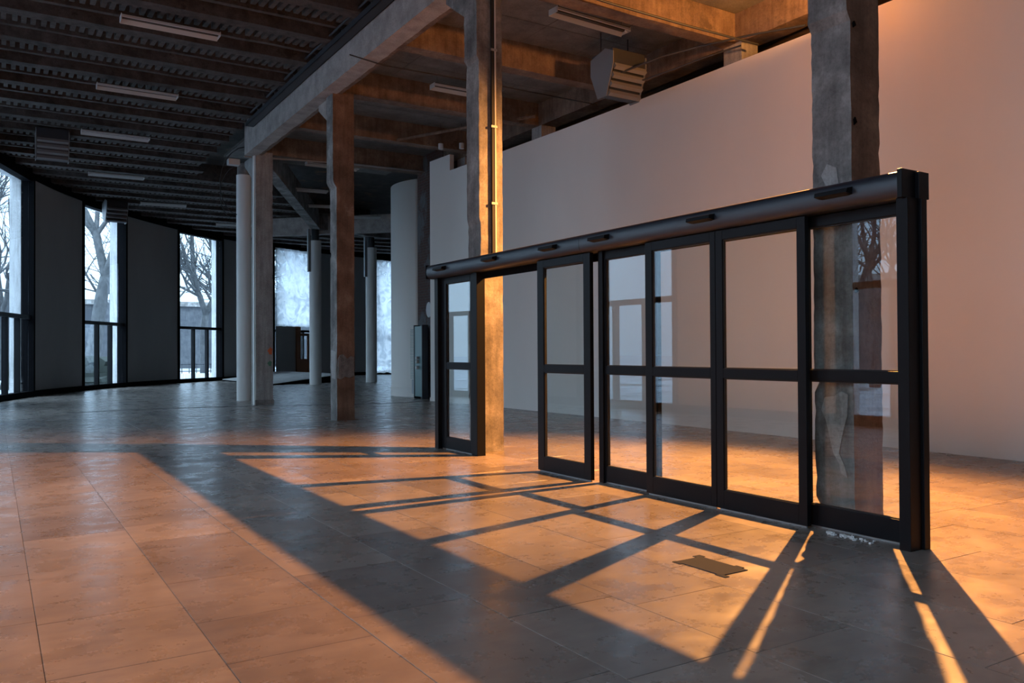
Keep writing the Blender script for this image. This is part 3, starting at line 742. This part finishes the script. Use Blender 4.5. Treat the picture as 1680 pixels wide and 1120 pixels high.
LUMS = [(1.72, 14.4, 6.60, 0, 'long white strip light nearest in the dark ribbed ceiling on the left'),
        (1.75, 18.3, 6.60, 0, 'second white strip light back in the dark ribbed ceiling'),
        (1.80, 22.3, 6.60, 0, 'white strip light beside the dim box heater under the ribbed ceiling'),
        (2.40, 27.4, 6.60, -.05, 'white strip light above the first wall panel from the left'),
        (4.45, 31.9, 6.60, -.12, 'white strip light above the second tall window'),
        (7.85, 35.6, 6.60, -.2, 'far white strip light touching the round column edge'),
        (7.30, 10.4, 6.50, .05, 'large white strip light left of the louvered heater near the orange corner'),
        (7.33, 14.6, 6.50, 0, 'white strip light half hidden by the orange lit column'),
        (7.37, 18.5, 6.50, 0, 'white strip light between the two middle columns, largest there'),
        (7.35, 22.4, 6.50, 0, 'white strip light left of the brown column, highest of the four there'),
        (7.75, 26.2, 6.50, -.1, 'white strip light left of the brown column, second from its top'),
        (9.3, 28.9, 6.50, -.25, 'white strip light left of the brown column, third from its top'),
        (11.4, 30.6, 6.50, -.35, 'short looking white strip light right of the brown column, near the pale beam'),
        (13.6, 32.2, 6.50, -.5, 'tilted white strip light beyond the brown column over the far round column')]
for i, (x, y, z, rz, lab) in enumerate(LUMS):
    q = proto if i == 0 else copy_tree(proto)
    q.location = (x, y, z); q.rotation_euler.z = rz; tag(q, lab, 'light fixture', 'white strip lights under the ceilings')
part(MB().tube([(1.44, -.05, .01), (1.475, -.05, .01)], .02, 10), 'lamp_holder', MT['tube'], [o_ for o_ in COL.objects if o_.get('label', '').startswith('large white strip')][0])

# ================================================================ unit heaters
def heater():
    r = empty('unit_heater', (0, 0, 0))
    # local: body .7 x .5 x .7, louvres on -Y face, lower front chamfered
    part(MB().prism([(-.28, .10), (-.10, -.38), (.10, -.38), (.28, .02), (.28, .36), (-.28, .36)], -.35, .35, 'x'), 'housing', MT['darksteel'], r)
    for s_ in (-1, 1):
        part(MB().prism([(-.31, .10), (-.12, -.41), (.12, -.41), (.31, .02), (.31, .30), (-.10, .40), (-.31, .30)], .35 * s_, .365 * s_, 'x'), 'side_plate', MT['heat'], r)
    for i in range(4):
        y = -.27 + .052 * i; z = .08 - .135 * i
        part(MB().prism([(y - .05, z + .02), (y - .085, z - .045), (y - .03, z - .085), (y + .0, z - .05)], -.34, .34, 'x'), 'louver', MT['heat'], r)
    part(MB().box(.05, .25, .1, .32, .36, .46), 'junction_box', MT['darksteel'], r)
    for sx in (-.3, .3): part(MB().tube([(sx, .1, .3), (sx, .1, .8)], .012, 6), 'hanger', MT['darksteel'], r)
    part(MB().box(-.30, .30, -.04, .24, .30, .34), 'bracket', MT['darksteel'], r)
    return r
h0 = heater()
HE = [(9.15, 11.1, 6.02, .0, 'louvered metal box heater hanging above the white partition near the orange beam'),
      (1.25, 23.6, 6.50, 0, 'dim dark box heater hanging from the left ribbed ceiling'),
      (3.75, 33.0, 6.42, .15, 'grey louvered heater hanging in front of the second tall window top')]
for i, (x, y, z, rz, lab) in enumerate(HE):
    q = h0 if i == 0 else copy_tree(h0)
    q.location = (x, y, z); q.rotation_euler.z = rz; tag(q, lab, 'heater', 'ceiling unit heaters')

# ================================================================ pipes, cables
def pipe(pts, r, mat, label, cat='pipe', name='ceiling_pipe', group=None, n=8):
    p0 = Vector(pts[0]); ob = MB().tube([Vector(p) - p0 for p in pts], r, n).build(name, mat); ob.location = p0
    return tag(ob, label, cat, group)
pipe([(5.0, 13.0, 6.22), (5.6, 13.0, 6.15), (8.0, 13.0, 6.18), (10.2, 13.05, 6.2)], .012, MT['cable'], 'thin dark conduit crossing under the pale beam before the two middle columns')
pipe([(5.3, 21.0, 6.18), (8.0, 20.9, 6.3), (10.1, 20.6, 6.25)], .025, MT['galv'], 'grey pipe running from the pale square column head toward the brick pier')
pipe([(6.4, 9.2, 6.27), (7.5, 9.2, 6.24), (8.8, 9.15, 6.2), (10.15, 8.9, 6.08)], .018, MT['darksteel'], 'dark conduit along the lower edge of the orange lit cross beam')
pipe([(9.0, 10.9, 6.0), (9.3, 10.2, 6.12), (9.7, 9.7, 6.22), (10.0, 8.9, 6.2), (10.15, 8.0, 6.08)], .018, MT['darksteel'], 'bent dark pipe leaving the louvered heater toward the partition top, upper one')
pipe([(9.4, 10.9, 5.92), (9.65, 10.3, 6.0), (9.9, 9.8, 6.1), (10.1, 9.2, 6.15)], .015, MT['darksteel'], 'lower short dark pipe beside the louvered heater')
pipe([(8.1, 18.0, 6.3), (9.2, 16.0, 6.35), (9.9, 14.8, 6.35)], .035, MT['beam_raw'], 'brown pipe running diagonally above the brick pier')
def arc(cx_, y, z, r, sx):
    return [(cx_ - r * sx * sin(t), y + .3 * t, z + r * 1.5 * cos(t)) for t in [i * pi / 10 for i in range(11)]]
pipe(arc(5.35, 21.0, 5.65, .52, 1.0), .012, MT['cable'], 'outer drooping cable loop beside the white round column head', 'cable', 'cable_loop', n=6)
pipe(arc(5.36, 21.65, 5.50, .40, .95), .012, MT['cable'], 'inner drooping cable loop beside the white round column head', 'cable', 'cable_loop', n=6)
fl = tag(MB().box(5.0, 5.28, 21.3, 21.5, 6.02, 6.17, Matrix.Identity(4)).build('floodlight', MT['lum'], bevel=.01), 'small white floodlight box on top of the white round column', 'floodlight')
for i, (x, y) in enumerate(((9.05, 17.6), (9.45, 17.3))):
    r = empty('detector_can', (x, y, 6.12)); tag(r, ['left small white detector can hanging near the brick pier top', 'right small white detector can hanging near the brick pier top'][i], 'detector', 'detector cans')
    part(MB().tube([(0, 0, 0), (0, 0, .13)], .06, 12), 'can', MT['lum'], r); part(MB().tube([(0, 0, .13), (0, 0, .6)], .006, 5), 'rod', MT['darksteel'], r)

# ================================================================ studio lamp body
sl = empty('studio_lamp', (LAMP.x, LAMP.y, 0)); tag(sl, 'tall warm studio lamp on a tripod, hidden behind the nearest concrete column', 'lamp')
part(MB().tube([(0.08, 0.06, .3), (0.08, 0.06, 5.35)], .018, 10), 'pole', MT['darksteel'], sl)
for k in range(3):
    a = k * 2 * pi / 3 + .5; part(MB().tube([(.08, .06, .9), (.08 + .33 * cos(a), .06 + .33 * sin(a), .012)], .012, 8), 'leg', MT['darksteel'], sl)
part(MB().box(-.030, .12, -.26, .42, -.205, -.20), 'barn_door', MT['darksteel'], sl).location = (0, 0, LAMP.z)
dd = d.normalized(); Rm = dd.to_track_quat('-Z', 'Y').to_matrix().to_4x4(); Rm.translation = Vector((0, 0, LAMP.z))
hd = MB().box(-.12, .12, -.10, .10, .07, .26, Rm); part(hd, 'housing', MT['darksteel'], sl, bevel=.01)

# ================================================================ far entrance: board, timber door, ramp, plastic
sa, sb = wins[8]
def wbox(name, a, b_, d0, d1, z0, z1, mat, parent=None): return strip(MB(), a, b_, d0, d1, z0, z1, 9).build(name, mat, parent)
s4 = s0 + 20.55 - 3.1
dr = empty('door_1', (*at(s4 + 1.6)[0], 0)); tag(dr, kind='structure')
wbox('side_board', sa + .05, sa + 1.35, -.22, -.16, .18, 2.62, MT['wallpier'], dr)
wbox('timber_jamb', sa + 1.35, sa + 1.62, -.32, -.1, .18, 2.62, MT['wood'], dr)
wbox('door_rail', sa + 1.62, sa + 2.5, -.16, -.1, 2.15, 2.28, MT['wood'], dr)
wbox('door_stile', sa + 2.25, sa + 2.40, -.16, -.1, .18, 2.28, MT['wood'], dr)
wbox('door_panel', sa + 1.62, sa + 2.28, -.14, -.1, .18, .95, MT['wood'], dr)
wbox('glass', sa + 1.62, sa + 2.28, -.13, -.12, .95, 2.15, MT['winglass'], dr)
def sheet(name, sa_, sb_, z0, z1, label, seed):
    n, m = 26, 30; vs = []; p0 = at((sa_ + sb_) / 2)[0]
    for i in range(n + 1):
        p, t, nn = at(sa_ + (sb_ - sa_) * i / n)
        for j in range(m + 1):
            z = z0 + (z1 - z0) * j / m; w = noise.noise(Vector((i * .35, j * .16, seed))) * .10 + noise.noise(Vector((i * .9, j * .5, seed + 4))) * .03
            q = p - nn * (.30 + w); vs.append((q.x - p0.x, q.y - p0.y, z + (noise.noise(Vector((i * .5, 1, seed))) * .05 if j == 0 else 0)))
    fs = [(i * (m + 1) + j, (i + 1) * (m + 1) + j, (i + 1) * (m + 1) + j + 1, i * (m + 1) + j + 1) for i in range(n) for j in range(m)]
    ob = MB().add(vs, fs, True).build(name, MT['sheet']); ob.location = (p0.x, p0.y, 0); tag(ob, label, 'plastic sheet')
    so_ = ob.modifiers.new('thick', 'SOLIDIFY'); so_.thickness = .002
sheet('plastic_sheet', sa - .1, sa + 2.9, 2.62, 6.55, 'crumpled clear plastic sheet over the window above the timber door', 1)
sheet('plastic_sheet', wins[9][0] - .1, wins[9][1] + .1, .1, 6.5, 'floor length clear plastic sheet over the farthest window', 9)
rp = MB(); vs = []
A = [(9.25, 32.75), (12.9, 34.4), (12.3, 42.0), (8.9, 39.2)]
Z = [.02, .33, .33, .06]
rp.add([(x, y, z) for (x, y), z in zip(A, Z)] + [(x, y, 0) for x, y in A], [(0, 1, 2, 3), (0, 4, 5, 1), (1, 5, 6, 2), (2, 6, 7, 3), (3, 7, 4, 0)])
ramp_ = empty('entrance_ramp', (9.25, 32.75, 0)); tag(ramp_, 'low black sided ramp with pale top leading to the timber door', 'ramp')
rp.build('deck_body', MT['blackmat'], ramp_)
MB().add([(x, y, z + .005) for (x, y), z in zip(A, Z)] + [(x, y, z + .02) for (x, y), z in zip(A, Z)], [(0, 3, 2, 1), (4, 5, 6, 7), (0, 1, 5, 4), (1, 2, 6, 5), (2, 3, 7, 6), (3, 0, 4, 7)]).build('deck_board', MT['conc_lt'], ramp_)

# ================================================================ outside
gr = MB().add([(-160, -120, -.35), (160, -120, -.35), (160, 220, -.35), (-160, 220, -.35)], [(0, 1, 2, 3)]).build('ground', MT['snow']); tag(gr, kind='structure')
def tree(x, y, h, seed, label, lean=(0, 0), tr=.28, nb=6):
    random.seed(seed); mb = MB()
    LEN = [h * .24, h * .50, h * .30, h * .17, h * .09]
    def branch(p, dirn, r, lev):
        n = 6 if lev < 3 else 4; L = LEN[lev] * random.uniform(.75, 1.2); pts = [p]; rad = [r]; q = Vector(p); dv = Vector(dirn).normalized()
        for i in range(n):
            dv = (dv + Vector((random.uniform(-1, 1), random.uniform(-1, 1), random.uniform(-.3, .7))) * (.07 if lev == 0 else .26)).normalized()
            q = q + dv * L / n; pts.append(q.copy()); rad.append(r * (1 - .75 * (i + 1) / n) if lev else r * (1 - .25 * (i + 1) / n))
        mb.tube(pts, rad, 7 if lev < 2 else (4 if lev < 3 else 3), caps=False)
        if lev >= 4: return
        k = (nb // 2, nb - 1, 6, 4)[lev]
        for j in range(k):
            i = n if lev == 0 else random.randint(1, n); a = random.uniform(0, 2 * pi) if lev else 2 * pi * (j + random.uniform(-.2, .2)) / k
            s_ = random.uniform(.35, .75) if lev == 0 else random.uniform(.6, 1.2); t_ = (pts[i] - pts[i - 1]).normalized()
            u = t_.orthogonal().normalized(); u.rotate(Matrix.Rotation(a, 3, t_))
            branch(pts[i], t_ + u * s_ + Vector((0, 0, .12)), max(rad[i] * (.78 if lev == 0 else .8), r * .3), lev + 1)
    branch(Vector((0, 0, -.05)), (lean[0], lean[1], 1), tr, 0)
    ob = mb.build('bare_tree', MT['bark']); ob.location = (x, y, -.35); tag(ob, label, 'tree', 'bare winter trees outside the windows'); return ob
TR = [(-1.5, 42, 13, 3, 'bare tree outside the leftmost window', (.05, 0), .22, 7),
      (4.3, 50, 26, 11, 'thick leaning bare trunk outside the second tall window', (.16, 0), .42, 6),
      (8.2, 56, 15, 14, 'thinner bare tree outside the second tall window, right of the thick trunk', (-.2, 0), .22, 7),
      (12.0, 58, 15, 22, 'bare tree at the left side of the third tall window', (.05, 0), .30, 8),
      (14.6, 62, 15, 27, 'bare tree filling the right side of the third tall window', (.08, 0), .30, 8),
      (0.2, 60, 16, 35, 'bare tree far outside between the first two windows', (0, 0), .3, 7),
      (21, 62, 15, 31, 'bare tree blurred behind the plastic covered window', (0, 0), .3, 8),
      (30, 64, 15, 33, 'bare tree beyond the farthest plastic covered window', (0, 0), .3, 8),
      (-12, 9.5, 12, 41, 'bare tree outside the side window mirrored in the right door pane', (.1, 0), .22, 8),
      (-13, 17, 12, 43, 'bare tree outside the side window mirrored in the middle door panes', (0, .1), .22, 8),
      (-22, 22, 14, 47, 'distant bare tree outside the side windows', (0, 0), .25, 8),
      (-20, 5, 14, 49, 'distant bare tree beyond the window nearest the camera', (0, 0), .25, 8)]
for x, y, h, sd, lab, ln, tr_, nb in TR: tree(x, y, h, sd, lab, ln, tr_, nb)
def farb(x0, x1, y0, y1, h, label, nm='distant_building'):
    r = empty(nm, ((x0 + x1) / 2, (y0 + y1) / 2, -.35)); tag(r, label, 'building', 'distant buildings')
    w, dp = (x1 - x0) / 2, (y1 - y0) / 2
    part(MB().box(-w, w, -dp, dp, 0, h), 'wall', MT['farwall'], r); part(MB().box(-w - .3, w + .3, -dp - .3, dp + .3, h, h + .5), 'roof', MT['conc'], r)
    n = int(w * 2 / 4)
    for i in range(n):
        for z in (1.2, 4.2):
            if z + 2 < h: part(MB().box(-w + 1 + i * 4, -w + 2.6 + i * 4, -dp - .06, -dp + .02, z, z + 1.8), 'window', MT['darksteel'], r)
farb(-6, 26, 92, 100, 6.5, 'long low grey building seen beyond the trees')
farb(28, 66, 90, 98, 8, 'grey building behind the plastic covered windows')
farb(-60, -48, -10, 45, 7, 'grey building mirrored in the door glass')
random.seed(8)
hg = MB()
for i in range(8):
    x = 1.0 + i * .62; y = 44.5 + random.uniform(-.5, .5) + i * .22; r = random.uniform(.6, .95)
    for j in range(3):
        T = Matrix.Translation((x, y, -.2 + .5 * j)) @ Matrix.Rotation(random.uniform(0, 3), 4, 'Z') @ Matrix.Rotation(random.uniform(0, 3), 4, 'X')
        rr_ = r * (1 - .22 * j); hg.box(-rr_ * .6, rr_ * .6, -rr_ * .6, rr_ * .6, -rr_ * .5, rr_ * .5, T)
hgo = hg.build('hedge', MT['hedge']); tag(hgo, 'dark low evergreen hedge outside the second window', 'hedge')

rl = empty('iron_railing', (12.0, 50.5, -.35)); tag(rl, 'low dark iron railing on the snow outside the third tall window', 'railing')
for z in (.95, .55): part(MB().box(-3.2, 4, -.02, .02, z, z + .05), 'rail', MT['darksteel'], rl)
for i in range(19): part(MB().box(-3.2 + i * .4, -3.16 + i * .4, -.02, .02, 0, 1.0), 'baluster', MT['darksteel'], rl)
part(MB().box(-3.4, 4.2, -.15, .15, 0, .45), 'kerb_wall', MT['stonewhite'], rl)
